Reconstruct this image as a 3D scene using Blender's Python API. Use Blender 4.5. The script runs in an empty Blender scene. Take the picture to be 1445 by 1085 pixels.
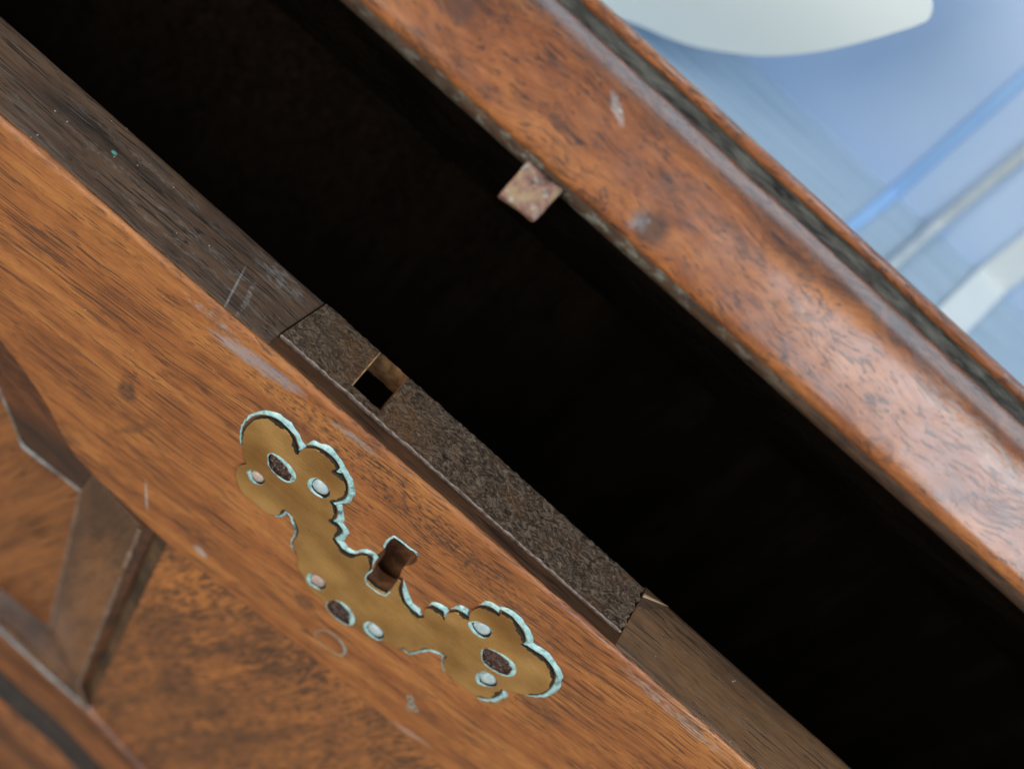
import bpy, bmesh, math, random
from mathutils import Vector, noise, geometry

random.seed(7)
scene = bpy.context.scene
MM = 0.001                                   # the scene is in metres, the numbers below in millimetres

# ------------------------------------------------------------------ camera
cam_data = bpy.data.cameras.new("camera")
cam = bpy.data.objects.new("camera", cam_data)
scene.collection.objects.link(cam)
cam_r = Vector((0.74841, 0.42928, 0.50558))
cam_u = Vector((-0.65749, 0.58037, 0.48049))
cam_v = Vector((-0.08716, -0.69201, 0.71660))
cam_m = cam.matrix_world.copy()
for i in range(3):
    cam_m[i][0], cam_m[i][1], cam_m[i][2] = cam_r[i], cam_u[i], cam_v[i]
cam_m[0][3], cam_m[1][3], cam_m[2][3] = -0.023968, -0.173256, 0.213529
cam.matrix_world = cam_m
cam_data.sensor_width = 36.0
cam_data.lens = 36.0 * 2200 / 1445
cam_data.clip_start = 0.01
cam_data.clip_end = 20.0
cam_data.dof.use_dof = True
cam_data.dof.focus_distance = 0.281
cam_data.dof.aperture_fstop = 8.5
scene.camera = cam

# ------------------------------------------------------------------ light
world = bpy.data.worlds.new("World")
scene.world = world
world.use_nodes = True
bg = world.node_tree.nodes["Background"]
_wt = world.node_tree
_tc = _wt.nodes.new("ShaderNodeTexCoord")
_sx = _wt.nodes.new("ShaderNodeSeparateXYZ")
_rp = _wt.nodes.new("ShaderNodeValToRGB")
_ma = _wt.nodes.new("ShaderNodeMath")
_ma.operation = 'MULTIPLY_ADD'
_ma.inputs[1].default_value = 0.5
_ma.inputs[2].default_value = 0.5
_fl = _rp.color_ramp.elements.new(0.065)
_fl.color = (0.55, 0.42, 0.30, 1)                              # darker low ambient, added so the brass plate reflects a gradient
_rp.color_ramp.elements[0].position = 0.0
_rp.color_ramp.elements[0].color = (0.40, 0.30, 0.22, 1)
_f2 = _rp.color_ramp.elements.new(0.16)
_f2.color = (1.15, 0.96, 0.74, 1)       # warm low ambient, brightened for the reflection in the brass
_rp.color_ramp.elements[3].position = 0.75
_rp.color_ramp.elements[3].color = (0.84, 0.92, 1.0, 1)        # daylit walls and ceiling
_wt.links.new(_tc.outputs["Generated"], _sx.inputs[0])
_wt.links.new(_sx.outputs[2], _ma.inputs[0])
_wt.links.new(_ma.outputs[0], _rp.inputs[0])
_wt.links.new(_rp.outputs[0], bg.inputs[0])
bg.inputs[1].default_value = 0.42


def area(name, loc, target, sx, sy, power, color):
    d = bpy.data.lights.new(name, 'AREA')
    d.shape = 'RECTANGLE'
    d.size, d.size_y = sx, sy
    d.energy = power
    d.color = color
    o = bpy.data.objects.new(name, d)
    o.location = loc
    o.rotation_euler = (Vector(target) - Vector(loc)).to_track_quat('-Z', 'Y').to_euler()
    scene.collection.objects.link(o)
    return o


area("skylight", (0.15, 0.80, 1.20), (0, 0.05, 0), 1.7, 0.5, 9, (0.74, 0.87, 1.0))
area("window_light", (0.64, -0.74, 1.25), (0, 0.0, 0), 0.5, 0.8, 10, (0.80, 0.90, 1.0))
area("room_light", (-0.75, -0.85, 0.60), (0, 0, -0.02), 0.9, 0.9, 12, (1.0, 0.92, 0.80))

scene.view_settings.view_transform = 'Standard'
scene.view_settings.look = 'None'
scene.view_settings.exposure = 0
scene.view_settings.gamma = 1
scene.render.engine = 'CYCLES'
scene.cycles.use_denoising = True


# ------------------------------------------------------------------ shader helpers
class Mat:
    def __init__(self, name):
        self.m = bpy.data.materials.new(name)
        self.m.use_nodes = True
        self.t = self.m.node_tree
        self.b = self.t.nodes["Principled BSDF"]
        tc = self.t.nodes.new("ShaderNodeTexCoord")
        self.co = self.vmul(tc.outputs["Object"], (1000, 1000, 1000))

    def n(self, kind, **kw):
        x = self.t.nodes.new(kind)
        for k, v in kw.items():
            setattr(x, k, v)
        return x

    def put(self, sock, v):
        if isinstance(v, bpy.types.NodeSocket):
            self.t.links.new(v, sock)
        elif v is not None:
            if isinstance(v, (tuple, list)) and len(v) == 3 and sock.type == 'RGBA':
                v = (*v, 1)
            sock.default_value = v

    def vmul(self, v, s, off=(0, 0, 0), rot=(0, 0, 0)):
        x = self.n("ShaderNodeMapping")
        self.put(x.inputs[0], v)
        x.inputs["Location"].default_value = off
        x.inputs["Rotation"].default_value = rot
        x.inputs["Scale"].default_value = s
        return x.outputs[0]

    def noise(self, v, scale=1.0, detail=3.0, rough=0.5, dist=0.0, color=False):
        x = self.n("ShaderNodeTexNoise")
        self.put(x.inputs["Vector"], v)
        x.inputs["Scale"].default_value = scale
        x.inputs["Detail"].default_value = detail
        x.inputs["Roughness"].default_value = rough
        x.inputs["Distortion"].default_value = dist
        return x.outputs["Color" if color else "Fac"]

    def voro(self, v, scale=1.0, feature='F1', out="Distance", rnd=1.0):
        x = self.n("ShaderNodeTexVoronoi", feature=feature)
        self.put(x.inputs["Vector"], v)
        x.inputs["Scale"].default_value = scale
        x.inputs["Randomness"].default_value = rnd
        return x.outputs[out]

    def ramp(self, f, stops, interp='LINEAR'):
        x = self.n("ShaderNodeValToRGB")
        x.color_ramp.interpolation = interp
        e = x.color_ramp.elements
        while len(e) < len(stops):
            e.new(0.5)
        for el, (p, c) in zip(e, stops):
            el.position = p
            el.color = (*c, 1) if isinstance(c, tuple) else (c, c, c, 1)
        self.put(x.inputs[0], f)
        return x.outputs[0]

    def mix(self, a, b, f, mode='MIX'):
        x = self.n("ShaderNodeMix", data_type='RGBA', blend_type=mode)
        self.put(x.inputs[0], f)
        self.put(x.inputs[6], a)
        self.put(x.inputs[7], b)
        return x.outputs[2]

    def math(self, op, a, b=None, c=None, clamp=False):
        x = self.n("ShaderNodeMath", operation=op, use_clamp=clamp)
        self.put(x.inputs[0], a)
        if b is not None:
            self.put(x.inputs[1], b)
        if c is not None:
            self.put(x.inputs[2], c)
        return x.outputs[0]

    def spot(self, centre, radii, angle_y=0.0, angle_z=0.0, soft=0.5, warp=0.0, warp_scale=0.3):
        """1 inside an ellipsoid, 0 outside, with an uneven edge: a stain, a scuff, a scratch or painted shade at one place of the thing."""
        v = self.co
        if warp:
            w = self.n("ShaderNodeVectorMath", operation='MULTIPLY_ADD')
            self.put(w.inputs[0], self.noise(self.co, warp_scale, 3, 0.6, color=True))
            w.inputs[1].default_value = (warp, warp, warp)
            self.put(w.inputs[2], self.co)
            v = w.outputs[0]
            centre = tuple(c + warp * 0.5 for c in centre)
        s = self.n("ShaderNodeVectorMath", operation='SUBTRACT')
        self.put(s.inputs[0], v)
        s.inputs[1].default_value = centre
        m = self.vmul(self.vmul(s.outputs[0], (1, 1, 1), rot=(0, angle_y, angle_z)), tuple(1 / r for r in radii))
        l = self.n("ShaderNodeVectorMath", operation='LENGTH')
        self.put(l.inputs[0], m)
        mr = self.n("ShaderNodeMapRange")
        self.put(mr.inputs[0], l.outputs["Value"])
        mr.inputs[1].default_value = 1.0 + soft * 0.5
        mr.inputs[2].default_value = 1.0 - soft * 0.5
        return mr.outputs[0]

    def bump(self, h, dist, strength=1.0, radius=0.0):
        x = self.n("ShaderNodeBump")
        x.inputs["Strength"].default_value = strength
        x.inputs["Distance"].default_value = dist * MM
        self.put(x.inputs["Height"], h)
        if radius:
            bv = self.n("ShaderNodeBevel", samples=6)
            bv.inputs["Radius"].default_value = radius * MM
            self.put(x.inputs["Normal"], bv.outputs[0])
        self.t.links.new(x.outputs[0], self.b.inputs["Normal"])

    def done(self, color, rough, metal=0.0, coat=0.0, spec=0.5):
        self.put(self.b.inputs["Base Color"], color)
        self.put(self.b.inputs["Roughness"], rough)
        self.put(self.b.inputs["Metallic"], metal)
        self.put(self.b.inputs["Coat Weight"], coat)
        self.b.inputs["Coat Roughness"].default_value = 0.22
        self.b.inputs["Specular IOR Level"].default_value = spec
        return self.m


def wood(name, light, mid, dark, pore=(0.02, 0.008, 0.004), tilt=0.0, rough=(0.3, 0.5), figure=0.0, pores=0.5, blot=0.5,
         seed=0.0, marks=(), coat=0.25, scale=1.0, bump=0.05, flecks=0.3, radius=0.5, knots=0.0, long=0.07, bend=3.0, streaks=0.0):
    M = Mat(name)
    c0 = M.vmul(M.co, (scale, scale, scale), off=(seed * 31.7, seed * 17.3, seed * 11.1), rot=(0, tilt, 0))
    # slow bending of the grain
    w = M.n("ShaderNodeVectorMath", operation='MULTIPLY_ADD')
    M.put(w.inputs[0], M.noise(c0, 0.045, 2, 0.5, color=True))
    w.inputs[1].default_value = (4, bend + 30 * figure, bend + 30 * figure)
    M.put(w.inputs[2], c0)
    c = w.outputs[0]
    bands = M.noise(M.vmul(c, (0.012, 0.16, 0.16)), 1.0, 4, 0.55, 0.4 + 2 * figure)
    fibre = M.noise(M.vmul(c, (0.045, 1.5, 1.5)), 1.0, 5, 0.65, 0.1)
    fine = M.noise(M.vmul(c, (0.3, 6.0, 6.0)), 1.0, 3, 0.6)
    blotch = M.noise(M.vmul(c0, (0.06, 0.12, 0.12)), 1.0, 4, 0.6, 0.5)
    tone = M.math('ADD', M.math('MULTIPLY', bands, 0.55), M.math('ADD', M.math('MULTIPLY', fibre, 0.32), M.math('MULTIPLY', blotch, 0.13 + 0.3 * blot)))
    tone = M.math('MULTIPLY', tone, 1 / (1.0 + 0.3 * blot))
    col = M.ramp(tone, [(0.37, dark), (0.48, mid), (0.585, light)])
    col = M.mix(col, M.ramp(fine, [(0.35, 0.62), (0.6, 1.0)]), 0.7, 'MULTIPLY')
    # short dark pores along the grain, thicker in some areas than in others
    p1 = M.noise(M.vmul(c, (long, 2.5, 2.5), off=(3, 9, 1)), 1.0, 2.5, 0.55, 0.25)
    area_ = M.noise(M.vmul(c0, (0.035, 0.09, 0.09), off=(7, 3, 5)), 1.0, 3, 0.6)
    thr = M.math('SUBTRACT', M.math('ADD', p1, M.math('MULTIPLY', area_, 0.35)), 0.80 - 0.16 * pores)
    pm = M.math('MULTIPLY', thr, 14.0, clamp=True)
    col = M.mix(col, pore, M.math('MULTIPLY', pm, 0.82))
    # soft dark bruises and ink spots
    d = M.noise(M.vmul(c0, (0.13, 0.28, 0.28), off=(1, 5, 2)), 1.0, 4, 0.65, 0.6)
    dm = M.ramp(d, [(0.60 - 0.07 * blot, 0.0), (0.72, 1.0)])
    col = M.mix(col, pore, M.math('MULTIPLY', dm, 0.75 * blot))
    if knots:
        k = M.voro(M.vmul(c0, (0.055, 0.085, 0.085)), 1.0)
        kr = M.math('SINE', M.math('MULTIPLY', M.math('ADD', k, M.math('MULTIPLY', M.noise(c0, 0.25, 3, 0.6), 0.5)), 34.0))
        km = M.math('MULTIPLY', M.ramp(k, [(0.12, 1.0), (0.42, 0.0)]), M.ramp(kr, [(0.3, 0.0), (0.85, 1.0)]))
        col = M.mix(col, pore, M.math('MULTIPLY', km, knots))
    rg = M.noise(M.vmul(c0, (0.2, 0.5, 0.5)), 1.0, 4, 0.6)
    ro = M.math('ADD', M.math('MULTIPLY', rg, (rough[1] - rough[0]) * 1.6), rough[0] - 0.3 * (rough[1] - rough[0]))
    if streaks:
        st = M.noise(M.vmul(c, (0.035, 1.7, 1.7), off=(2, 7, 4)), 1.0, 5, 0.7, 0.2)
        sa = M.noise(M.vmul(c0, (0.04, 0.12, 0.12), off=(5, 5, 9)), 1.0, 2, 0.5)
        sm = M.math('MULTIPLY', M.ramp(st, [(0.55, 0.0), (0.66, 1.0)]), M.ramp(sa, [(0.4, 0.15), (0.62, 1.0)]))
        col = M.mix(col, (0.17, 0.175, 0.165), M.math('MULTIPLY', sm, streaks))
    # dust specks
    if flecks:
        f = M.voro(M.co, 0.75, out="Distance")
        fsel = M.noise(M.co, 0.37, 2, 0.5)
        fm = M.math('MULTIPLY', M.math('LESS_THAN', f, M.math('MULTIPLY', M.math('SUBTRACT', fsel, 0.55), 0.9)), flecks)
        col = M.mix(col, (0.42, 0.42, 0.38), fm)
    for mk in marks:
        colour, amount, kw = mk[0], mk[1], mk[2]
        br = mk[3] if len(mk) > 3 else 0.35          # how broken up the mark is
        s = M.spot(**kw)
        nb = M.noise(M.vmul(M.co, (0.55, 1.7, 1.7)), 1.0, 4, 0.7)
        s = M.math('MULTIPLY', s, M.ramp(nb, [(0.5 - 0.5 * (1 - br), 0.0 if br > 0.2 else 0.6), (0.5 + 0.12, 1.0)]))
        col = M.mix(col, colour, M.math('MULTIPLY', s, amount))
    h = M.math('SUBTRACT', M.math('ADD', M.math('MULTIPLY', fibre, 0.5), M.math('MULTIPLY', fine, 0.25)), M.math('MULTIPLY', pm, 1.1))
    M.bump(h, bump, 0.7, radius)
    return M.done(col, ro, 0, coat)


def plain(name, a, b, rough=0.5, scale=0.5, metal=0.0, bump=0.0, coat=0.0, radius=0.0, stretch=(1, 1, 1)):
    M = Mat(name)
    f = M.noise(M.vmul(M.co, stretch), scale, 5, 0.62, 0.3)
    col = M.ramp(f, [(0.33, a), (0.66, b)])
    if bump or radius:
        M.bump(M.noise(M.vmul(M.co, stretch), scale * 3, 5, 0.7), bump, 1.0, radius)
    return M.done(col, rough, metal, coat)


PALE = (0.50, 0.55, 0.56)
BLUE = (0.36, 0.46, 0.56)
STAIN_AND_SHADE = (0.030, 0.022, 0.020)


def sp(c, r, ay=0.0, az=0.0, soft=0.6, warp=0.0, ws=0.3):
    return dict(centre=c, radii=r, angle_y=math.radians(ay), angle_z=math.radians(az), soft=soft, warp=warp, warp_scale=ws)


front_marks = [
    (BLUE, 0.75, sp((-36, 0, -4.5), (9, 3, 1.5), ay=10, warp=2.5), 0.7),
    (PALE, 0.60, sp((-14.5, 0, -2.6), (5, 3, 0.8), ay=6, warp=1.5), 0.7),
    (PALE, 0.35, sp((-46, 0, -3.0), (7, 3, 1.2), warp=2), 0.9),
    (PALE, 0.40, sp((62, 0, -2.2), (12, 3, 1.3), warp=2.5), 0.8),
    (PALE, 0.6, sp((-37.0, 0, -60.5), (0.32, 3, 4.2), ay=27, warp=0.5), 0.4),
    (STAIN_AND_SHADE, 0.85, sp((-52, 0, -37), (2.0, 3, 2.4), warp=2.0), 0.3),
    (STAIN_AND_SHADE, 0.55, sp((-47, 0, -45), (1.0, 3, 5), ay=-25, warp=2.0), 0.5),
    (STAIN_AND_SHADE, 0.85, sp((-8, 0, -6.5), (30, 3, 5.0), warp=5, ws=0.2), 0.95),
    (STAIN_AND_SHADE, 0.6, sp((26, 0, -8.5), (22, 3, 4.2), warp=4, ws=0.2), 0.95),
    (STAIN_AND_SHADE, 0.55, sp((47, 0, -28), (4.5, 3, 3.2), warp=4), 0.7),
    (STAIN_AND_SHADE, 0.50, sp((-24, 0, -59), (7, 3, 3.0), warp=4), 0.8),
    (STAIN_AND_SHADE, 0.70, sp((1, 0, -52.5), (2.6, 3, 1.8), warp=3), 0.3),
    (STAIN_AND_SHADE, 0.50, sp((70, 0, -42), (5, 3, 3.5), warp=4), 0.6),
    (PALE, 0.55, sp((-21.5, 0, -63.2), (1.7, 3, 1.1), warp=1.0), 0.4),
    (PALE, 0.40, sp((36, 0, -64.3), (4.4, 3, 0.7), ay=12, warp=1.2), 0.7),
]
M_rail = wood("veneer_wood", (0.50, 0.200, 0.056), (0.365, 0.127, 0.035), (0.20, 0.066, 0.021), pore=(0.075, 0.033, 0.018), rough=(0.3, 0.46), pores=0.42, blot=0.68, seed=1, flecks=0.5,
              marks=front_marks, tilt=math.radians(7), radius=0.6)
M_burl = wood("burl_veneer", (0.50, 0.185, 0.048), (0.28, 0.105, 0.034), (0.115, 0.050, 0.024), pore=(0.050, 0.026, 0.016), rough=(0.25, 0.42), pores=0.75, blot=0.9, seed=2,
              tilt=math.radians(72), figure=0.12, scale=0.8, coat=0.35, long=0.3)
M_carve = wood("carved_wood", (0.24, 0.110, 0.045), (0.145, 0.070, 0.034), (0.065, 0.036, 0.022), rough=(0.22, 0.4), pores=0.2, blot=0.7, seed=3,
               tilt=math.radians(80), coat=0.4, scale=0.7,
               marks=[(STAIN_AND_SHADE, 0.75, sp((-42, 3, -73), (13, 9, 9), soft=1.6, warp=5, ws=0.12), 0.0), (STAIN_AND_SHADE, 0.7, sp((-41, 4, -120), (3.0, 9, 40), ay=8, soft=1.6, warp=3, ws=0.12), 0.0),
                      (STAIN_AND_SHADE, 0.7, sp((-60, 4, -142), (40, 9, 3.0), soft=1.5, warp=3, ws=0.12), 0.0)])  # soft dark recess corners: their shade is put into the colour
M_cham = wood("reddish_chamfer_wood", (0.22, 0.075, 0.028), (0.11, 0.042, 0.02), (0.035, 0.022, 0.015), rough=(0.35, 0.5), pores=0.3, blot=1.0, seed=3.4,
              coat=0.05, scale=0.7,
              marks=[(STAIN_AND_SHADE, 0.85, sp((-54, 3, -75), (11, 9, 9), soft=1.5, warp=4, ws=0.12), 0.0), (STAIN_AND_SHADE, 0.7, sp((-70, 5, -80), (14, 3, 5), ay=-35, soft=1.5, warp=3), 0.0)])  # foot of the chamfer darkened, the recess shade painted into its colour
M_carve2 = wood("carved_panel_wood", (0.33, 0.125, 0.036), (0.22, 0.080, 0.025), (0.12, 0.042, 0.016), rough=(0.26, 0.38), pores=0.05, blot=0.35, seed=4,
                tilt=math.radians(75), coat=0.35, scale=0.7)
M_dark = wood("shade_dark_wood", (0.14, 0.078, 0.038), (0.075, 0.046, 0.027), (0.03, 0.021, 0.014), rough=(0.4, 0.55), pores=0.2, blot=0.4,
              seed=5, coat=0.0, scale=0.7)  # shade of the facet side turned from the light is in this colour
M_mould = wood("moulding_wood", (0.34, 0.120, 0.034), (0.20, 0.066, 0.020), (0.085, 0.028, 0.013), rough=(0.26, 0.4), pores=0.4, blot=0.7, seed=6,
               coat=0.4, scale=0.6)
top_marks = [
    (PALE, 0.4, sp((-47.8, 5.8, 0), (0.22, 5.2, 3), az=-14, warp=0.4), 0.5),
    (PALE, 0.3, sp((-44.9, 5.6, 0), (0.45, 4.4, 3), az=-12, warp=1), 0.8),
    (PALE, 0.22, sp((-43, 14.5, 0), (6, 2.0, 3), warp=3), 0.9),
    ((0.10, 0.45, 0.36), 0.9, sp((-79.5, 11.2, 0), (0.55, 0.35, 3), warp=0.4), 0.0),
    (PALE, 0.14, sp((-66, 9, 0), (26, 0.7, 3), warp=4), 0.9),
    (PALE, 0.15, sp((-60, 5, 0), (22, 0.4, 3), warp=3), 0.9),
    (PALE, 0.12, sp((-72, 14, 0), (20, 0.5, 3), warp=3), 0.9),
]
M_top = wood("dusty_dark_walnut", (0.150, 0.088, 0.052), (0.088, 0.052, 0.033), (0.036, 0.023, 0.016), pore=(0.010, 0.008, 0.007), rough=(0.5, 0.75), streaks=0.7,
             pores=0.4, blot=0.5, seed=8, marks=top_marks, coat=0.0, flecks=1.0, bump=0.08, radius=0.7)
M_top2 = wood("brown_walnut", (0.205, 0.110, 0.052), (0.135, 0.072, 0.035), (0.065, 0.037, 0.020), pore=(0.03, 0.02, 0.012), rough=(0.36, 0.6),
              pores=0.3, blot=0.4, seed=9, streaks=0.35, coat=0.1, flecks=0.8, bump=0.06, radius=0.7)
M_strip = wood("narrow_dark_walnut", (0.115, 0.052, 0.024), (0.070, 0.033, 0.016), (0.034, 0.018, 0.010), rough=(0.6, 0.8), pores=0.3, blot=0.4, seed=9.5,
               coat=0.05, flecks=0.6, bump=0.06, radius=0.5)
M_lid = wood("knotty_lid_walnut", (0.43, 0.155, 0.040), (0.28, 0.086, 0.022), (0.11, 0.034, 0.012), pore=(0.030, 0.014, 0.010), bump=0.02, rough=(0.18, 0.36), pores=0.28, blot=0.95, seed=10.4,
             figure=0.22, scale=0.9, coat=0.6, knots=0.5, long=0.25, flecks=0.15, radius=0.9,
             marks=[(STAIN_AND_SHADE, 0.75, sp((0, 39.2, 64.8), (400, 3.0, 3.0), warp=2.0, soft=1.2, ws=0.08), 0.3),
                    (PALE, 0.6, sp((-18.5, 34, 62), (2.6, 0.7, 5), az=25, warp=2.0), 0.6),
                    (STAIN_AND_SHADE, 0.8, sp((-2.0, 26, 57), (3.2, 2.0, 5), az=10, warp=1.5), 0.2),
                    ((0.30, 0.34, 0.38), 0.5, sp((-4.0, 25.5, 57), (1.4, 0.9, 5), warp=2.5, ws=0.6), 0.5),
                    (STAIN_AND_SHADE, 0.6, sp((-48, 30, 60), (2.6, 1.6, 5), warp=2), 0.2),
                    (STAIN_AND_SHADE, 0.6, sp((20, 35, 62), (4.6, 1.6, 5), warp=3), 0.3),
                    (PALE, 0.35, sp((66, 34, 60), (24, 2.0, 7), az=3, warp=4, ws=0.15), 0.7)])
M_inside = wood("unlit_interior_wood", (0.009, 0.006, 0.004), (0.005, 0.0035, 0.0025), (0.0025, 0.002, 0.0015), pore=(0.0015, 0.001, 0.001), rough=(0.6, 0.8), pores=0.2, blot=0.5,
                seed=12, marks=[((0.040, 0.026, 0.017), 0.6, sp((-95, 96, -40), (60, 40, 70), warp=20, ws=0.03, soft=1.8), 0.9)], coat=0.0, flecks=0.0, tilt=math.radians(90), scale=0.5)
M_inside.node_tree.nodes["Principled BSDF"].inputs["Specular IOR Level"].default_value = 0.03  # near-black colour and low gloss stand in for the unlit depth
M_inlay = plain("ebonised_groove", (0.003, 0.003, 0.003), (0.13, 0.13, 0.115), 0.55, 0.7, bump=0.5, stretch=(0.22, 1, 1))
M_dustedge = Mat("dusty_veneer_edge")
_b = M_dustedge.ramp(M_dustedge.noise(M_dustedge.vmul(M_dustedge.co, (0.3, 1.5, 1.5)), 0.6, 4, 0.6), [(0.35, (0.022, 0.012, 0.007)), (0.65, (0.085, 0.042, 0.02))])
_p = M_dustedge.math('MULTIPLY', M_dustedge.ramp(M_dustedge.noise(M_dustedge.vmul(M_dustedge.co, (0.5, 1, 1)), 0.5, 4, 0.65), [(0.5, 0.0), (0.6, 1.0)]),
                     M_dustedge.spot(centre=(-15, 22, 52), radii=(34, 30, 30), soft=1.4, warp=8, warp_scale=0.05))
M_dustedge.bump(_p, 0.15, 1.0)
M_dustedge = M_dustedge.done(M_dustedge.mix(_b, (0.17, 0.185, 0.155), M_dustedge.math('MULTIPLY', _p, 0.85)), 0.65)


M_inlaydark = plain("dark_groove", (0.012, 0.009, 0.007), (0.05, 0.032, 0.020), 0.7, 0.3)  # near-black brown all along the moulding groove


def rust_mat(name, base=1.0):
    M = Mat(name)
    big = M.noise(M.co, 0.14, 4, 0.6)
    pit = M.noise(M.vmul(M.co, (0.75, 1.15, 1)), 0.62, 6, 0.70, 2.0)
    fine = M.noise(M.co, 4.5, 4, 0.65)
    col = M.ramp(pit, [(0.38, (0.032 * base, 0.023 * base, 0.018 * base)), (0.5, (0.19 * base, 0.130 * base, 0.088 * base)), (0.62, (0.50 * base, 0.40 * base, 0.31 * base))])
    col = M.mix(col, (0.30, 0.125, 0.035), M.math('MULTIPLY', M.ramp(big, [(0.52, 0.0), (0.68, 1.0)]), 0.45))
    s1 = M.spot(centre=(-24, 13, 0), radii=(7, 5, 4), soft=1.6, warp=4, warp_scale=0.25)
    s2 = M.spot(centre=(-10, 8, 0), radii=(6, 4.5, 4), soft=1.6, warp=4, warp_scale=0.25)
    rn = M.ramp(M.noise(M.co, 0.55, 4, 0.7), [(0.42, 0.15), (0.62, 1.0)])
    col = M.mix(col, (0.36, 0.17, 0.055), M.math('MULTIPLY', M.math('MULTIPLY', M.math('ADD', s1, s2, clamp=True), rn), 0.75))
    s3 = M.spot(centre=(-31, 12, 0), radii=(6, 7, 4), soft=1.4, warp=3, warp_scale=0.2)
    col = M.mix(col, (0.155, 0.15, 0.125), M.math('MULTIPLY', s3, M.math('MULTIPLY', rn, 0.5)))
    gl = M.noise(M.vmul(M.co, (0.8, 1.2, 1), off=(3, 1, 7)), 2.0, 3, 0.6, 2.0)
    col = M.mix(col, (0.62, 0.52, 0.43), M.math('MULTIPLY', M.ramp(gl, [(0.60, 0.0), (0.68, 1.0)]), 0.6))  # pale specks paint glints into the colour of the iron
    h = M.math('ADD', M.math('ADD', pit, M.math('MULTIPLY', gl, 0.5)), M.math('MULTIPLY', fine, 0.12))
    M.bump(h, 3.2, 1.0)
    return M.done(col, M.ramp(pit, [(0.4, 0.7), (0.65, 0.36)]), 0.45, 0)


M_rust = rust_mat("pitted_rusty_iron")
M_rim = plain("worn_iron_edge", (0.12, 0.08, 0.06), (0.40, 0.32, 0.27), 0.5, 0.9, metal=0.3, bump=0.15)
M_walls = plain("rusty_mortise_wall", (0.10, 0.045, 0.016), (0.34, 0.19, 0.085), 0.6, 0.35, metal=0.2, bump=0.2)

bm_ = Mat("old_brass")
_n = bm_.noise(bm_.co, 0.09, 4, 0.6)
_g = bm_.noise(bm_.vmul(bm_.co, (0.35, 1, 2.2), rot=(0, 0.5, 0)), 1.6, 4, 0.6)
_c = bm_.ramp(_n, [(0.3, (0.70, 0.44, 0.16)), (0.7, (0.86, 0.58, 0.25))])
for _ce, _ra in (((-14, 0, -15), (5.5, 3, 3)), ((-26, 0, -24), (2.5, 3, 3)), ((-17, 0, -27), (6, 3, 3.5)), ((30, 0, -16), (5, 3, 3))):
    _c = bm_.mix(_c, (0.40, 0.20, 0.07), bm_.math('MULTIPLY', bm_.spot(centre=_ce, radii=_ra, soft=1.6, warp=3, warp_scale=0.3), 0.55))
_s1 = bm_.noise(bm_.vmul(bm_.co, (0.12, 1, 5.5), rot=(0, 0.35, 0)), 1.5, 3, 0.6)
_c = bm_.mix(_c, (0.90, 0.68, 0.36), bm_.ramp(_s1, [(0.62, 0.0), (0.75, 0.25)]))
_d = bm_.noise(bm_.co, 1.3, 3, 0.6)
_t = bm_.noise(bm_.co, 0.16, 4, 0.6, 0.4)
_c = bm_.mix(_c, (0.34, 0.19, 0.075), bm_.ramp(_t, [(0.48, 0.0), (0.75, 0.35)]))
_c = bm_.mix(_c, (0.09, 0.05, 0.02), bm_.ramp(_d, [(0.69, 0.0), (0.74, 0.8)]))
bm_.bump(bm_.noise(bm_.co, 0.07, 1.0, 0.4), 1.6, 0.9, 0.25)
M_brass = bm_.done(_c, bm_.ramp(_g, [(0.3, 0.20), (0.7, 0.32)]), 0.95, 0.0)

vg = Mat("verdigris")
M_strip.node_tree.nodes["Principled BSDF"].inputs["Specular IOR Level"].default_value = 0.2
_n = vg.noise(vg.co, 1.1, 5, 0.65)
_c = vg.ramp(_n, [(0.28, (0.10, 0.21, 0.20)), (0.40, (0.27, 0.50, 0.51)), (0.60, (0.44, 0.73, 0.74))])
vg.bump(vg.noise(vg.co, 1.6, 3, 0.6), 0.08, 0.6)
_m = vg.noise(vg.co, 0.33, 4, 0.7)
_c = vg.mix((0.045, 0.065, 0.06), _c, vg.ramp(_m, [(0.30, 0.0), (0.42, 1.0)]))
_c = vg.mix(_c, (0.58, 0.84, 0.86), vg.ramp(_m, [(0.55, 0.0), (0.68, 0.8)]))
M_verd = vg.done(_c, 0.35, 0.0, 0.4)
M_verdg = plain("faint_verdigris_ring", (0.17, 0.12, 0.08), (0.36, 0.50, 0.44), 0.4, 0.9, bump=0.2, coat=0.3)
M_tarn_shade = plain("tarnish_and_shade", (0.012, 0.012, 0.010), (0.06, 0.05, 0.035), 0.5, 0.8, metal=0.3)  # near-black brass sides; also paints the shade strip beside the crust
M_pin = plain("pale_pin_head", (0.34, 0.46, 0.50), (0.55, 0.68, 0.72), 0.25, 0.7, coat=0.6, bump=0.1)
M_pinp = plain("pinkish_pin_head", (0.36, 0.25, 0.20), (0.50, 0.40, 0.36), 0.3, 0.6, coat=0.5, bump=0.1)
cr = Mat("cracked_shellac_fill")
_v = cr.voro(cr.vmul(cr.co, (1.3, 1, 0.7)), 1.5)
_c = cr.mix(cr.ramp(_v, [(0.1, (0.16, 0.075, 0.06)), (0.6, (0.035, 0.014, 0.010))]), (0.65, 0.62, 0.66), cr.ramp(cr.noise(cr.co, 1.9, 3, 0.6), [(0.60, 0.0), (0.68, 0.8)]))  # dark fill; the pale specks paint sparkle into its colour
cr.bump(_v, 0.5, 1.0)
M_fill = cr.done(_c, 0.3, 0.0, 0.4)
M_key = plain("brown_keyhole_wall", (0.080, 0.034, 0.016), (0.30, 0.135, 0.060), 0.55, 0.25, bump=0.2)
M_hook = Mat("corroded_hook_metal")
_n = M_hook.noise(M_hook.co, 0.33, 4, 0.6)
_c = M_hook.ramp(_n, [(0.34, (0.10, 0.045, 0.035)), (0.47, (0.25, 0.135, 0.10)), (0.60, (0.32, 0.22, 0.12))])
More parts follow.
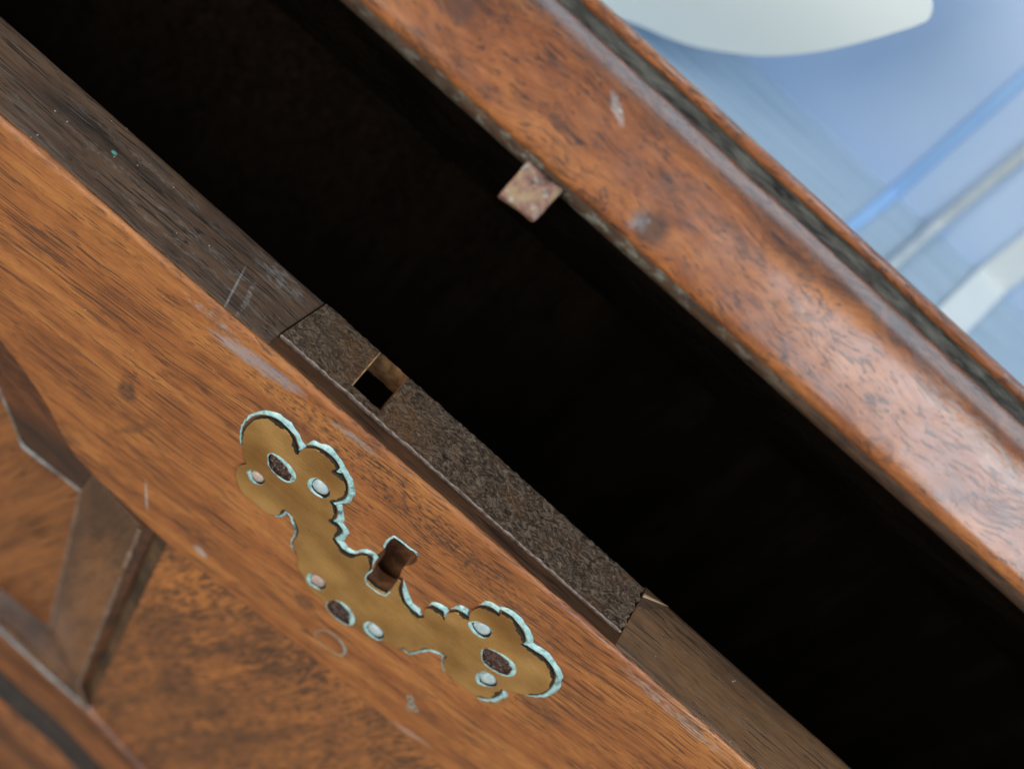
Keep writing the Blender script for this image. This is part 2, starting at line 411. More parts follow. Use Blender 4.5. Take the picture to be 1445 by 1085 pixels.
_c = M_hook.mix(_c, (0.36, 0.40, 0.36), M_hook.ramp(M_hook.noise(M_hook.vmul(M_hook.co, (1, 1, 1), off=(9, 2, 4)), 0.5, 4, 0.6), [(0.56, 0.0), (0.66, 0.8)]))
M_hook.bump(M_hook.noise(M_hook.co, 0.9, 4, 0.6), 0.35, 1.0, 0.8)
M_hook = M_hook.done(_c, 0.5, 0.15, 0)

# background surfaces
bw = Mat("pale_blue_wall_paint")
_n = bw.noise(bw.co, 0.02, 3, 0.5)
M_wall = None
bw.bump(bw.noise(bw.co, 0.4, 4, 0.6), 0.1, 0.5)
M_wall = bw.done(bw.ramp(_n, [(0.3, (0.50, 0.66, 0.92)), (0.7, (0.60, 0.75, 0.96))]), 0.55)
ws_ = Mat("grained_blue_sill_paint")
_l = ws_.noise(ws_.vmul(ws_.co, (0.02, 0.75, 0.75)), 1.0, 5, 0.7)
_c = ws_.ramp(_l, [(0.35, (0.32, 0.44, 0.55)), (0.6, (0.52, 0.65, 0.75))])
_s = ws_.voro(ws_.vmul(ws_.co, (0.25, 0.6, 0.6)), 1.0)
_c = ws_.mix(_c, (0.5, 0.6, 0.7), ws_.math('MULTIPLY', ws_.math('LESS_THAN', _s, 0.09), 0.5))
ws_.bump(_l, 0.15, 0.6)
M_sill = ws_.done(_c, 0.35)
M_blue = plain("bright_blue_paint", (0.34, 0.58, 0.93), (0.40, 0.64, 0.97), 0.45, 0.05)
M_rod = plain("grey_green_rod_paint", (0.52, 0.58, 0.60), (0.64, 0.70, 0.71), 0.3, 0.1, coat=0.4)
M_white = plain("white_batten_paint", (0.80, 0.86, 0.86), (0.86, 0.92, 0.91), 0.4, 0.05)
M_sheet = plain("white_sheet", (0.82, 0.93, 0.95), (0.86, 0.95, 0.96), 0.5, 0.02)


# ------------------------------------------------------------------ mesh helpers
def empty(name, loc, **props):
    o = bpy.data.objects.new(name, None)
    o.empty_display_size = 0.02
    o.location = loc
    scene.collection.objects.link(o)
    for k, v in props.items():
        o[k] = v
    return o


def mesh_obj(name, verts, faces, mats, parent=None, face_mats=None, smooth=False, props=None, angle=None):
    me = bpy.data.meshes.new(name)
    me.from_pydata([tuple(c * MM for c in v) for v in verts], [], faces)
    for m in (mats if isinstance(mats, (list, tuple)) else [mats]):
        me.materials.append(m)
    if face_mats:
        me.polygons.foreach_set("material_index", face_mats)
    me.validate()
    bm = bmesh.new()
    bm.from_mesh(me)
    bmesh.ops.recalc_face_normals(bm, faces=bm.faces)
    bm.to_mesh(me)
    bm.free()
    if smooth:
        me.shade_smooth()
        if angle:
            me.set_sharp_from_angle(angle=math.radians(angle))
    o = bpy.data.objects.new(name, me)
    scene.collection.objects.link(o)
    if parent is not None:
        o.parent = parent
    for k, v in (props or {}).items():
        o[k] = v
    return o


def catmull(pts, n=5, corner=55, closed=True, jit=0.0):
    """smooth a closed outline but keep its cusps"""
    N = len(pts)
    P = [Vector(p) for p in pts]
    tang = []
    for i in range(N):
        a, b, c = P[i - 1], P[i], P[(i + 1) % N]
        d1, d2 = (b - a), (c - b)
        ang = math.degrees(d1.angle(d2, 0.0)) if d1.length > 1e-6 and d2.length > 1e-6 else 0
        tang.append(None if ang > corner else (d1.normalized() + d2.normalized()).normalized())
    out = []
    for i in range(N):
        a, b = P[i], P[(i + 1) % N]
        L = (b - a).length
        ta = (tang[i] if tang[i] is not None else (b - a).normalized()) * L
        tb = (tang[(i + 1) % N] if tang[(i + 1) % N] is not None else (b - a).normalized()) * L
        for k in range(n):
            t = k / n
            h = (2 * t**3 - 3 * t**2 + 1) * a + (t**3 - 2 * t**2 + t) * ta + (-2 * t**3 + 3 * t**2) * b + (t**3 - t**2) * tb
            if jit and k:
                h = h + Vector((noise.noise(Vector((h.x * 3, h.y * 3, 1.0))), noise.noise(Vector((h.x * 3, h.y * 3, 7.0))))) * jit
            out.append(h)
    return out


def prism(name, loops, f0, f1, mats, parent=None, props=None, cap_back=False, wall_mat=1):
    """loops: outer outline and holes in 2D; f0/f1 turn (u, v) into a point on the near and far plane. Walls join them."""
    flat = [p for l in loops for p in l]
    tris = geometry.tessellate_polygon([[Vector((p[0], p[1], 0)) for p in l] for l in loops])
    verts = [f0(p) for p in flat] + [f1(p) for p in flat]
    n = len(flat)
    faces = [tuple(t) for t in tris]
    fm = [0] * len(faces)
    if cap_back:
        faces += [tuple(i + n for i in t) for t in tris]
        fm += [0] * len(tris)
    s = 0
    for l in loops:
        for i in range(len(l)):
            j = (i + 1) % len(l)
            faces.append((s + i, s + j, n + s + j, n + s + i))
            fm.append(wall_mat)
        s += len(l)
    return mesh_obj(name, verts, faces, mats, parent, fm, props=props)


def sweep_x(name, profile, xs, mats, parent=None, fm=None, wob=0.0, smooth=True, props=None, angle=40, shift=None, wob_scale=0.08):
    """profile: (y, z) points, carried along x"""
    verts, faces, fmi = [], [], []
    for i, x in enumerate(xs):
        for j, (y, z) in enumerate(profile):
            dx = noise.noise(Vector((x * wob_scale, j * 0.35, 3.3))) * wob + noise.noise(Vector((x * wob_scale * 6, j * 0.5, 8.3))) * wob * 0.4
            s = shift(x) if shift else (0, 0)
            verts.append((x, y + dx + s[0], z + dx * 0.5 + s[1]))
    m = len(profile)
    for i in range(len(xs) - 1):
        for j in range(m - 1):
            a = i * m + j
            faces.append((a, a + 1, a + m + 1, a + m))
            fmi.append(fm[j] if fm else 0)
    return mesh_obj(name, verts, faces, mats, parent, fmi, smooth, props, angle)


def frange(a, b, step):
    n = max(1, int(round((b - a) / step)))
    return [a + (b - a) * i / n for i in range(n + 1)]


def block(name, lo, hi, mat, parent=None, props=None, bev=0.0):
    bm = bmesh.new()
    bmesh.ops.create_cube(bm, size=1.0)
    for v in bm.verts:
        v.co = Vector(tuple((lo[k] + (hi[k] - lo[k]) * (v.co[k] + 0.5)) * MM for k in range(3)))
    if bev:
        bmesh.ops.bevel(bm, geom=list(bm.edges), offset=bev * MM, segments=3, profile=0.5, affect='EDGES')
    me = bpy.data.meshes.new(name)
    bm.to_mesh(me)
    bm.free()
    me.materials.append(mat)
    me.shade_smooth()
    me.set_sharp_from_angle(angle=math.radians(50))
    o = bpy.data.objects.new(name, me)
    scene.collection.objects.link(o)
    if parent is not None:
        o.parent = parent
    for k, v in (props or {}).items():
        o[k] = v
    return o


ESC_OUTLINE = [(-29.4, -24.01), (-30.45, -21.29), (-30.43, -17.89), (-29.43, -14.94), (-27.26, -13.15), (-24.91, -12.89), (-22.85, -13.55), (-21.01, -15.08), (-20.13, -16.02), (-19.99, -13.96), (-18.67, -11.79), (-16.68, -10.89), (-14.51, -10.89), (-13.02, -11.61), (-13.24, -13.28), (-11.69, -12.59), (-9.76, -14.06), (-8.66, -16.28), (-8.66, -18.52), (-9.7, -20.66), (-8.32, -21.4), (-7.25, -23.2), (-7.11, -25.31), (-5.89, -25.18), (-4.32, -25.67), (-4.54, -29.14), (-2.95, -29.95), (-1.18, -30.18), (0.77, -29.01), (1.96, -26.54), (3.21, -26.0), (4.82, -29.78), (4.78, -31.42), (6.4, -31.93), (8.36, -31.89), (10.25, -31.18), (10.18, -28.84), (9.67, -25.25), (10.19, -25.03), (11.79, -28.08), (13.79, -29.91), (16.14, -30.51), (18.0, -30.31), (18.61, -29.26), (17.46, -27.14), (18.04, -25.16), (19.84, -24.38), (21.5, -25.81), (20.75, -23.48), (21.46, -21.27), (22.99, -20.6), (24.31, -20.48), (23.46, -18.82), (23.38, -16.7), (24.09, -14.84), (25.64, -13.79), (27.21, -13.65), (26.99, -12.44), (28.57, -11.95), (30.76, -12.34), (32.49, -13.23), (33.91, -14.5), (34.03, -15.96), (35.76, -15.42), (38.31, -14.89), (40.44, -15.15), (42.17, -16.13), (43.5, -17.89), (44.3, -20.67), (44.32, -23.54), (43.13, -26.15), (41.2, -28.7), (39.11, -30.58), (39.64, -32.39), (39.56, -34.8), (38.92, -36.4), (37.15, -37.86), (34.08, -38.38), (31.54, -38.66), (29.47, -38.07), (27.96, -36.48), (27.27, -34.16), (25.88, -34.52), (23.93, -36.25), (22.8, -39.34), (22.14, -41.6), (20.76, -41.57), (20.31, -43.09), (17.66, -43.66), (15.95, -45.98), (11.74, -47.0), (8.3, -48.79), (4.76, -47.96), (2.52, -46.99), (-0.98, -46.82), (-3.39, -44.87), (-5.41, -43.63), (-6.6, -41.09), (-8.04, -40.26), (-9.0, -39.28), (-9.56, -36.48), (-10.48, -34.27), (-11.94, -32.95), (-13.26, -31.91), (-14.81, -32.06), (-15.34, -35.42), (-17.23, -36.85), (-19.89, -36.79), (-22.38, -37.07), (-24.8, -35.5), (-26.22, -33.63), (-26.72, -31.0), (-25.93, -28.84), (-27.12, -27.73), (-28.62, -25.57)]
KEYHOLE = [(3.78, -25.47), (3.72, -23.43), (3.65, -21.12), (3.25, -19.37), (3.38, -16.91), (4.8, -16.61), (6.69, -16.56), (8.14, -16.32), (9.26, -17.52), (9.48, -19.58), (8.74, -21.53), (9.77, -25.94), (10.28, -29.55), (10.35, -31.89), (8.45, -32.6), (6.49, -32.64), (5.48, -31.76), (5.09, -27.98)]
HOLES = {
    'h1': [(-24.87, -30.5), (-24.38, -29.22), (-22.01, -28.5), (-21.17, -29.5), (-21.39, -30.97), (-23.08, -31.79)],
    'o1': [(-23.47, -23.48), (-24.02, -22.11), (-23.51, -20.95), (-20.97, -20.36), (-18.85, -20.77), (-17.6, -21.93), (-17.47, -23.68), (-18.27, -24.88), (-20.61, -25.3), (-22.49, -24.77)],
    'h2': [(-14.84, -21.14), (-15.16, -19.4), (-14.5, -17.98), (-12.66, -17.6), (-11.05, -18.5), (-10.67, -20.33), (-11.5, -21.42), (-13.48, -21.89)],
    'h3': [(24.85, -21.32), (25.02, -20.23), (26.23, -18.6), (28.02, -18.11), (29.11, -19.18), (29.22, -20.66), (28.46, -22.0), (26.73, -22.36)],
    'o2': [(31.25, -26.26), (30.57, -24.72), (30.82, -23.59), (33.11, -22.09), (35.74, -21.62), (37.35, -22.53), (38.12, -24.65), (37.68, -25.96), (35.66, -27.41), (32.74, -27.77)],
    'h4': [(34.33, -33.11), (33.96, -30.9), (34.61, -29.34), (36.48, -29.14), (37.72, -30.1), (37.84, -31.7), (36.98, -32.95), (35.45, -33.96)],
    'h5': [(-2.2, -44.88), (-2.68, -43.06), (-1.7, -41.77), (0.2, -41.56), (1.41, -42.83), (1.3, -44.47), (-0.0, -45.19), (-1.55, -45.45)],
    'o3': [(4.09, -47.38), (4.04, -45.44), (5.35, -43.54), (7.54, -43.21), (9.74, -44.57), (10.43, -46.5), (9.94, -48.04), (7.93, -48.73), (5.42, -48.54)],
    'h6': [(12.36, -44.52), (12.27, -42.6), (13.41, -41.65), (15.16, -41.74), (16.44, -42.64), (16.45, -44.52), (15.27, -45.41), (13.61, -45.5)],
}


X0, X1 = -210, 260

# ------------------------------------------------------------------ the setting behind the chest
def wall_shift(x):
    return (0, 0)


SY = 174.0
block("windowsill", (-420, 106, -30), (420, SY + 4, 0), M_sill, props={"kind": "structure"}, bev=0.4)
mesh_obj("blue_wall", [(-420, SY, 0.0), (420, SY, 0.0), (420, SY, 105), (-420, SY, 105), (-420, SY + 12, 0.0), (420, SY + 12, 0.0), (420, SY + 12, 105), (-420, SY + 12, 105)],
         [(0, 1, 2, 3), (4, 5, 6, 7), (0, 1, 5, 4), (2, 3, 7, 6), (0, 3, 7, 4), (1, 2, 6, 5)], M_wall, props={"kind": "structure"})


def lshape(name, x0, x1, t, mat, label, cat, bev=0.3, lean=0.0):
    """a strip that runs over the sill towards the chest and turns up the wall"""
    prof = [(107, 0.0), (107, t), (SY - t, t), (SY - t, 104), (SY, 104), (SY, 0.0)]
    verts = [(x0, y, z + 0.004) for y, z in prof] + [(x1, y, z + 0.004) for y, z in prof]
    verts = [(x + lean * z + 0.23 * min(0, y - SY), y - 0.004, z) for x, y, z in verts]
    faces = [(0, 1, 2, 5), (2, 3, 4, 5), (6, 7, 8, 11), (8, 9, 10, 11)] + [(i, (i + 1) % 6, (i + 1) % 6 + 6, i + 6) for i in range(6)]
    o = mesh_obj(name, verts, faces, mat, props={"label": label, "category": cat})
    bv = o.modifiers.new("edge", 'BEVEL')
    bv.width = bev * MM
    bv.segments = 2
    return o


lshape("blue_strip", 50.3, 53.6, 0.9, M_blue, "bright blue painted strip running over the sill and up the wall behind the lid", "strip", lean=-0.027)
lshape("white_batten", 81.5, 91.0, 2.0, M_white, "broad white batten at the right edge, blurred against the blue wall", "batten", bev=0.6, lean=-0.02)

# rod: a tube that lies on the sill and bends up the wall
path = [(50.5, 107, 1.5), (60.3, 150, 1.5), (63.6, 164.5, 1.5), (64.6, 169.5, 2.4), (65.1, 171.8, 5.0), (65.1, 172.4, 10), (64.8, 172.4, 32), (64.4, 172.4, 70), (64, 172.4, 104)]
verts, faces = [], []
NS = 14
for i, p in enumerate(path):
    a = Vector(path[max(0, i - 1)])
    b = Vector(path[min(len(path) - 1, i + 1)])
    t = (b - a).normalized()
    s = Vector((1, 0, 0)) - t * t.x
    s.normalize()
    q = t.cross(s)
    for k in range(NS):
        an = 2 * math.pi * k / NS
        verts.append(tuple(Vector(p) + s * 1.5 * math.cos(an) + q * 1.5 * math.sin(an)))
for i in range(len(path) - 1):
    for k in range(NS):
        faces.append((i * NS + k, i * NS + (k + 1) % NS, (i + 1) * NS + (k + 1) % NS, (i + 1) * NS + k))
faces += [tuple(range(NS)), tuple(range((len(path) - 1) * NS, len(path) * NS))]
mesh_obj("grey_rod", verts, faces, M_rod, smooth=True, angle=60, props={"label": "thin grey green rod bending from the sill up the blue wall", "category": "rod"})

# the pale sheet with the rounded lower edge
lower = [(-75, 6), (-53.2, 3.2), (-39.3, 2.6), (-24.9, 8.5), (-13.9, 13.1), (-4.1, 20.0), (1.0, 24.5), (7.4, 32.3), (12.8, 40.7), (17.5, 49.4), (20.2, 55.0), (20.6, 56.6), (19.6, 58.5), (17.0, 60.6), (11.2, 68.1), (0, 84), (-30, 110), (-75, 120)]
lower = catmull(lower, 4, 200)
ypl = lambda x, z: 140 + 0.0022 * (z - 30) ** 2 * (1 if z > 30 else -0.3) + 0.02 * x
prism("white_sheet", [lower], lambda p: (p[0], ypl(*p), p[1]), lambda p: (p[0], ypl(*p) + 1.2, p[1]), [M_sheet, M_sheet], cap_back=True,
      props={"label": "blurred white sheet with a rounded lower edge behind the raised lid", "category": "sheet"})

# ------------------------------------------------------------------ the chest
chest = empty("wooden_chest", (0, 0, -0.185),
              label="old walnut chest with brass keyhole plate, rusty lock and raised lid", category="chest")
chest_inv = Vector((0, 0, 0.185))


def under(o):
    """hang a part built in world millimetres on the chest without moving it"""
    o.parent = chest
    o.matrix_parent_inverse = chest.matrix_world.inverted()
    return o


bpy.context.view_layer.update()

Zs = 1.0            # where the rounded top edge of the front starts
# front rail: flat face with the keyhole and the boundary to the carving and burl
key = catmull(KEYHOLE, 4, 60, jit=0.10)
rail_outline = [(X0, -Zs)] + [(x, -Zs) for x in frange(-200, 250, 5)] + [(X1, -Zs), (X1, -66.9), (47.25, -66.4), (21.1, -65.7), (-5, -67.4), (-27.9, -69.0)]
rail_left = catmull([(-27.9, -69.0), (-33.75, -68.6), (-48.5, -67.2), (-54.3, -65.6), (-65.2, -57.6), (-78.1, -51.8), (-90.5, -47.5), (-120, -45), (X0, -45)], 5, 60)
rail_left = rail_left[1:41]
rail_outline += [tuple(p) for p in rail_left]
front_rail = under(prism("front_rail", [[Vector(p) for p in rail_outline], list(reversed(key))],
                         lambda p: (p[0], 0, p[1]), lambda p: (p[0], 3.9, p[1]), [M_rail, M_key]))
# rounded, worn top edge of the veneer
r = Zs
prof = [(0.0, -r)] + [(r - r * math.cos(a), -r + r * math.sin(a)) for a in [math.radians(d) for d in (15, 30, 45, 60, 75)]] + [(r, 0.0), (r + 0.25, -0.25)]
under(sweep_x("veneer_edge", prof, frange(X0, X1, 0.6), [M_rail], wob=0.28))

# top rail with the mortise for the lock plate
PX0, PX1, PY0 = -36.6, 45.0, 4.15
back = lambda x: 17.45 - 0.0085 * x
for nm, xa, xb, mt, lab in (("top_rail", X0, PX0, M_top, "dusty dark top rail left of the lock"), ("top_rail", PX1, X1, M_top2, "browner top rail right of the lock")):
    pr = lambda x: [(1.22, -6.0), (1.22, -0.1), (1.4, 0.0)] + [(1.4 + (back(x) - 2.5) * k / 10, 0.0) for k in range(1, 11)] + \
        [(back(x) - 1.1 + 1.1 * math.sin(a), -1.1 + 1.1 * math.cos(a)) for a in [math.radians(d) for d in (15, 35, 55, 75, 90)]] + [(back(x), -20.0)]
    xs = frange(xa, xb, 1.2)
    verts, faces = [], []
    for x in xs:
        for j, (y, z) in enumerate(pr(x)):
            wv = noise.noise(Vector((x * 0.06, y * 0.5, 2.0))) * 0.22 + noise.noise(Vector((x * 0.5, y * 0.9, 5.0))) * 0.06
            if j < 1 or j > 17:
                wv = 0
            xe = x + (2.2 * max(0, y - 4.8) / 13 * max(0, 1 - (PX0 - x) / 4) if xa == X0 else 0)
            verts.append((xe, y + (noise.noise(Vector((x * 0.45, 0, 9.1))) * 0.28 if j in (1, 2) and xa == X0 else 0), z + wv - 0.04))
    m = len(pr(0))
    for i in range(len(xs) - 1):
        for j in range(m - 1):
            a = i * m + j
            faces.append((a, a + 1, a + m + 1, a + m))
    for i in (0, len(xs) - 1):
        faces.append(tuple(i * m + j for j in range(m)))
    under(mesh_obj(nm, verts, faces, mt, smooth=True, angle=35, props={"label": lab}))
# the narrow strip of rail in front of the plate
xs = frange(PX0, PX1, 1.2)
under(sweep_x("rail_strip", [(1.22, -6.0), (1.22, -0.1), (1.4, -0.02), (2.5, -0.05), (PY0 - 0.35, -0.06), (PY0 - 0.1, -0.25), (PY0, -0.6), (PY0, -7.0)], xs, [M_strip],
              wob=0.12, props={"label": "narrow brown strip of rail in front of the lock plate"}))
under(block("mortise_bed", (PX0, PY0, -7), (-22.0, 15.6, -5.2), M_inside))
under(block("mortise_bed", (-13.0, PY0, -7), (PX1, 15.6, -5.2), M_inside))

# carved panel on the front
P = {
 'a0': (-120, 0, -45), 'a1': (-78.1, 0, -51.76), 'a2': (-65.25, 0, -57.5), 'a3': (-54.33, 0, -66.0), 'a4': (-48.49, 0, -67.3), 'a5': (-33.75, 0, -68.7), 'a6': (-27.89, 0, -69.2),
 'a7': (-16.09, 0.4, -150.72), 'b0': (-120, 5, -66), 'b1': (-74.88, 5, -73.14), 'b2': (-64.41, 5, -84.74), 'b3': (-48.98, 5, -83.57), 'c1': (-36.16, 5, -140.23),
 'c0': (-120, 5, -143.5), 'd': (-22.08, -1.0, -141.28), 'e0': (-120, 2, -137), 'e1': (-49.34, 2, -139.3), 'e2': (-21.79, 2, -146.98), 'f0': (-120, -1, -143), 'f1': (-44.51, -1, -145.91),
 'f2': (-16.53, -1, -148.51), 'g1': (3.76, 0, -157), 'r5': (-33.9, -1.2, -69.2)}


def facet(name, keys, mat, parent=None, thick=6.0, sub=6, pillow=0.0):
    """one carved facet: a thick slab whose face is the polygon through the named points, slightly uneven"""
    pts = [Vector(P[k]) for k in keys]
    c = sum(pts, Vector()) / len(pts)
    verts, faces = [], []
    ring_prev = None
    for s in range(sub + 1):
        f = 1 - s / sub
        ring = []
        if s == sub:
            verts.append(tuple(c + Vector((0, -pillow, 0))))
            ring = [len(verts) - 1]
        else:
            for i in range(len(pts)):
                for k in range(6):
                    q = pts[i].lerp(pts[(i + 1) % len(pts)], k / 6)
                    q = c + (q - c) * f
                    q = q + Vector((0, (noise.noise(q * 0.09) * 0.5 - pillow * (1 - f)) * min(1, (1 - f) * 3), 0))
                    verts.append(tuple(q))
                    ring.append(len(verts) - 1)
        if ring_prev:
            n = len(ring_prev)
            for i in range(n):
                if len(ring) == 1:
                    faces.append((ring_prev[i], ring_prev[(i + 1) % n], ring[0]))
                else:
                    faces.append((ring_prev[i], ring_prev[(i + 1) % n], ring[(i + 1) % n], ring[i]))
        else:
            first = ring
        ring_prev = ring
    base = len(verts)
    for i in first:
        verts.append((verts[i][0], verts[i][1] + thick, verts[i][2]))
    n = len(first)
    for i in range(n):
        faces.append((first[i], first[(i + 1) % n], base + (i + 1) % n, base + i))
    return mesh_obj(name, verts, faces, mat, parent, smooth=True, angle=30)


carved = under(facet("carved_panel", ['b0', 'b1', 'b2', 'b3', 'c1', 'c0'], M_carve2, pillow=-0.4))
carved['label'] = "recessed carved panel of reddish brown wood"


def sub_of(o):
    o.parent = carved
    o.matrix_parent_inverse = carved.matrix_world.inverted()
    return o


bpy.context.view_layer.update()
sub_of(facet("chamfer", ['a0', 'a1', 'a2', 'a3', 'a4', 'b3', 'b2', 'b1', 'b0'], M_cham))
sub_of(facet("sloping_facet", ['b3', 'a4', 'r5', 'd', 'c1'], M_carve, pillow=-0.6))
sub_of(facet("lower_chamfer", ['c0', 'c1', 'd', 'f2', 'f1', 'f0'], M_carve))
P['mt'] = (-31.2, 1.3, -69.3)
P['mb'] = (-19.6, 1.6, -148.0)
sub_of(facet("facet_side", ['r5', 'mt', 'mb', 'd'], M_cham))
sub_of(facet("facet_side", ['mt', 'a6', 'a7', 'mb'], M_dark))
# a thin worn ridge line along the carved edges
def ridge(name, pts, rad, mat):
    pts = [Vector(p) for p in pts]
    fine_pts = []
    for a, b in zip(pts[:-1], pts[1:]):
        k = max(2, int((b - a).length / 1.2))
        fine_pts += [a.lerp(b, i / k) for i in range(k)]
    fine_pts.append(pts[-1])
    verts, faces = [], []
    for i, p in enumerate(fine_pts):
        t = (fine_pts[min(i + 1, len(fine_pts) - 1)] - fine_pts[max(0, i - 1)]).normalized()
        s = t.cross(Vector((0, 1, 0))).normalized()
        rr = rad * (0.75 + 0.6 * noise.noise(p * 0.35))
        for k in range(8):
            an = 2 * math.pi * k / 8
            verts.append(tuple(p + s * rr * math.cos(an) + Vector((0, 1, 0)) * rr * 0.6 * math.sin(an)))
    for i in range(len(fine_pts) - 1):
        for k in range(8):
            faces.append((i * 8 + k, i * 8 + (k + 1) % 8, (i + 1) * 8 + (k + 1) % 8, (i + 1) * 8 + k))
    return mesh_obj(name, verts, faces, mat, smooth=True)


M_ridge = plain("worn_grey_ridge", (0.09, 0.08, 0.07), (0.36, 0.38, 0.38), 0.35, 0.35, coat=0.5, bump=0.2)
sub_of(ridge("worn_ridge", [P['b0'], P['b1'], P['b2'], P['b3']], 0.75, M_ridge))
M_ridge2 = plain("worn_brown_ridge", (0.11, 0.06, 0.035), (0.27, 0.19, 0.14), 0.35, 0.35, coat=0.5, bump=0.2)
sub_of(ridge("worn_ridge", [P['b3'], P['c1']], 0.55, M_ridge2))
sub_of(ridge("worn_ridge", [P['r5'], P['d'], P['f2']], 0.75, M_ridge2))
sub_of(ridge("worn_ridge", [P['f0'], P['f1'], P['f2']], 0.9, M_ridge))

# burl panel to the right of the carving
burl = [(-27.9, -69.2), (-5, -67.6), (21.1, -65.9), (47.25, -66.6), (X1, -67.1), (X1, -170), (14, -161), (3.8, -157.4), (-16.1, -150.7)]
under(prism("burl_panel", [[Vector(p) for p in burl]], lambda p: (p[0], 0.3, p[1]), lambda p: (p[0], 8, p[1]), [M_burl, M_burl]))
# lower mouldings: swept along a line that slopes a little against the rail
def lower_shift(x):
    return (0, -0.21 * (x + 30) if x > -30 else -0.02 * (x + 30))


low_shift = lambda x: (0, -0.33 * (x + 16.5) if x > -16.5 else -0.06 * (x + 16.5))
low_prof = [(3.5, -148.3), (-0.6, -148.4), (-1.05, -148.8), (-0.9, -150.5), (-0.2, -153.0), (0.4, -158.0), (0.2, -162.5), (-0.3, -165.5)]
under(sweep_x("lower_moulding", low_prof, frange(X0, 40, 2), [M_mould], wob=0.3, shift=low_shift))
under(sweep_x("moulding_groove", [(-0.3, -165.5), (3.0, -167.0), (3.0, -170.0), (0.0, -171.5), (0.2, -172.5), (2.2, -173.5), (2.2, -174.6), (-1.0, -176.0)], frange(X0, 60, 2), [M_inlaydark], wob=0.25,
              shift=low_shift))
under(sweep_x("base_moulding", [(-1.0, -176.0), (-2.2, -178.5), (-2.8, -184), (-2.0, -192), (0, -200), (0, -215)], frange(X0, 60, 2), [M_mould], wob=0.3,
              shift=low_shift))

# the inside of the chest
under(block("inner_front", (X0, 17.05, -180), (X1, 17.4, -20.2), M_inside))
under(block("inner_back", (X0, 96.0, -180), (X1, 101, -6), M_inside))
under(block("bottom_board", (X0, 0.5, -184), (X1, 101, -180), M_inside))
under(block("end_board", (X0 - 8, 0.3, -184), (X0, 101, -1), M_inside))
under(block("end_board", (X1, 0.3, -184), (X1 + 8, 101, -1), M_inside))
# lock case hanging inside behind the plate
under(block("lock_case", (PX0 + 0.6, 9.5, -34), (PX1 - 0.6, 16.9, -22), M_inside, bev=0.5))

# ------------------------------------------------------------------ lock plate: pitted iron with the square mouth
HX = (-20.95, -14.1)
HY = (6.65, 17.05)
gx = sorted(set([round(v, 3) for v in frange(-36.25, HX[0], 0.32) + frange(HX[0], HX[1], 0.32) + frange(HX[1], 44.7, 0.32)]))
gy = sorted(set([round(v, 3) for v in frange(0.0, 0.178, 0.0356) + frange(0.178, 0.945, 0.0265) + frange(0.945, 1.0, 0.0275)]))


def plate_xy(x, t):
    jag = 0.0
    if x > 43.9:
        jag = noise.noise(Vector((t * 9, 0, 4.0))) * 0.7
    y0 = 4.78 - 0.005 * (x + 36)
    y1 = 17.86 - 0.0175 * (x + 36)
    # left edge leans a little
    xl = x + (2.2 * t if x < -36.2 else (2.2 * t * max(0, (-30 - x) / 6.2) if x < -30 else 0)) + jag
    return xl, y0 + (y1 - y0) * t


def plate_z(x, y, t):
    v = Vector((x * 0.75, y * 1.0, 0.0))
    n1 = noise.fractal(v, 1.0, 2.1, 4)
    n2 = noise.noise(Vector((x * 0.12, y * 0.3, 4.0)))
    z = 0.05 + 0.30 * n1 + 0.12 * n2
    z -= 0.55 * max(0, (t - 0.9) / 0.1) ** 2           # rolls over at the back
    z += 0.10 * max(0, 1 - t / 0.03)
    return z


verts, faces, idx = [], [], {}
for i, x in enumerate(gx):
    for j, t in enumerate(gy):
        X, Y = plate_xy(x, t)
        idx[i, j] = len(verts)
        verts.append((X, Y, plate_z(X, Y, t)))
hole = set()
for i in range(len(gx) - 1):
    for j in range(len(gy) - 1):
        xm = (gx[i] + gx[i + 1]) / 2
        _, ym = plate_xy(xm, (gy[j] + gy[j + 1]) / 2)
        if HX[0] < xm < HX[1] and HY[0] < ym < HY[1]:
            hole.add((i, j))
            continue
        faces.append((idx[i, j], idx[i + 1, j], idx[i + 1, j + 1], idx[i, j + 1]))
plate = under(mesh_obj("lock_plate", verts, faces, M_rust, smooth=True, props={"label": "pitted rusty iron lock plate let into the rail"}))
bpy.context.view_layer.update()


def on_plate(o):
    o.parent = plate
    o.matrix_parent_inverse = plate.matrix_world.inverted()
    return o


# its edges: a rolled front lip, the thickness all round and the walls of the mouth
lip_v, lip_f = [], []
lx = [x for x in gx]
for i, x in enumerate(lx):
    X, Y = plate_xy(x, 0.0)
    z = plate_z(X, Y, 0.0)
    w = 0.24 + 0.10 * noise.noise(Vector((x * 0.6, 1, 1)))
    for (dy, dz) in ((0.10, 0.03), (-0.02, 0.10), (-w * 0.8, 0.06), (-w * 0.95, -0.06), (-w * 0.9, -0.3), (-w * 0.3, -2.6)):
        lip_v.append((X, Y + dy + 0.05 * noise.noise(Vector((x * 1.7, dy, 2))), z + dz))
for i in range(len(lx) - 1):
    for j in range(5):
        a = i * 6 + j
        lip_f.append((a, a + 1, a + 7, a + 6))
on_plate(mesh_obj("plate_lip", lip_v, lip_f, M_rim, smooth=True))
side_v, side_f = [], []


def wall_along(points, depth, drift=(0, 0)):
    s = len(side_v)
    for p in points:
        side_v.append(p)
        side_v.append((p[0] + drift[0], p[1] + drift[1], p[2] - depth))
    for i in range(len(points) - 1):
        a = s + 2 * i
        side_f.append((a, a + 2, a + 3, a + 1))


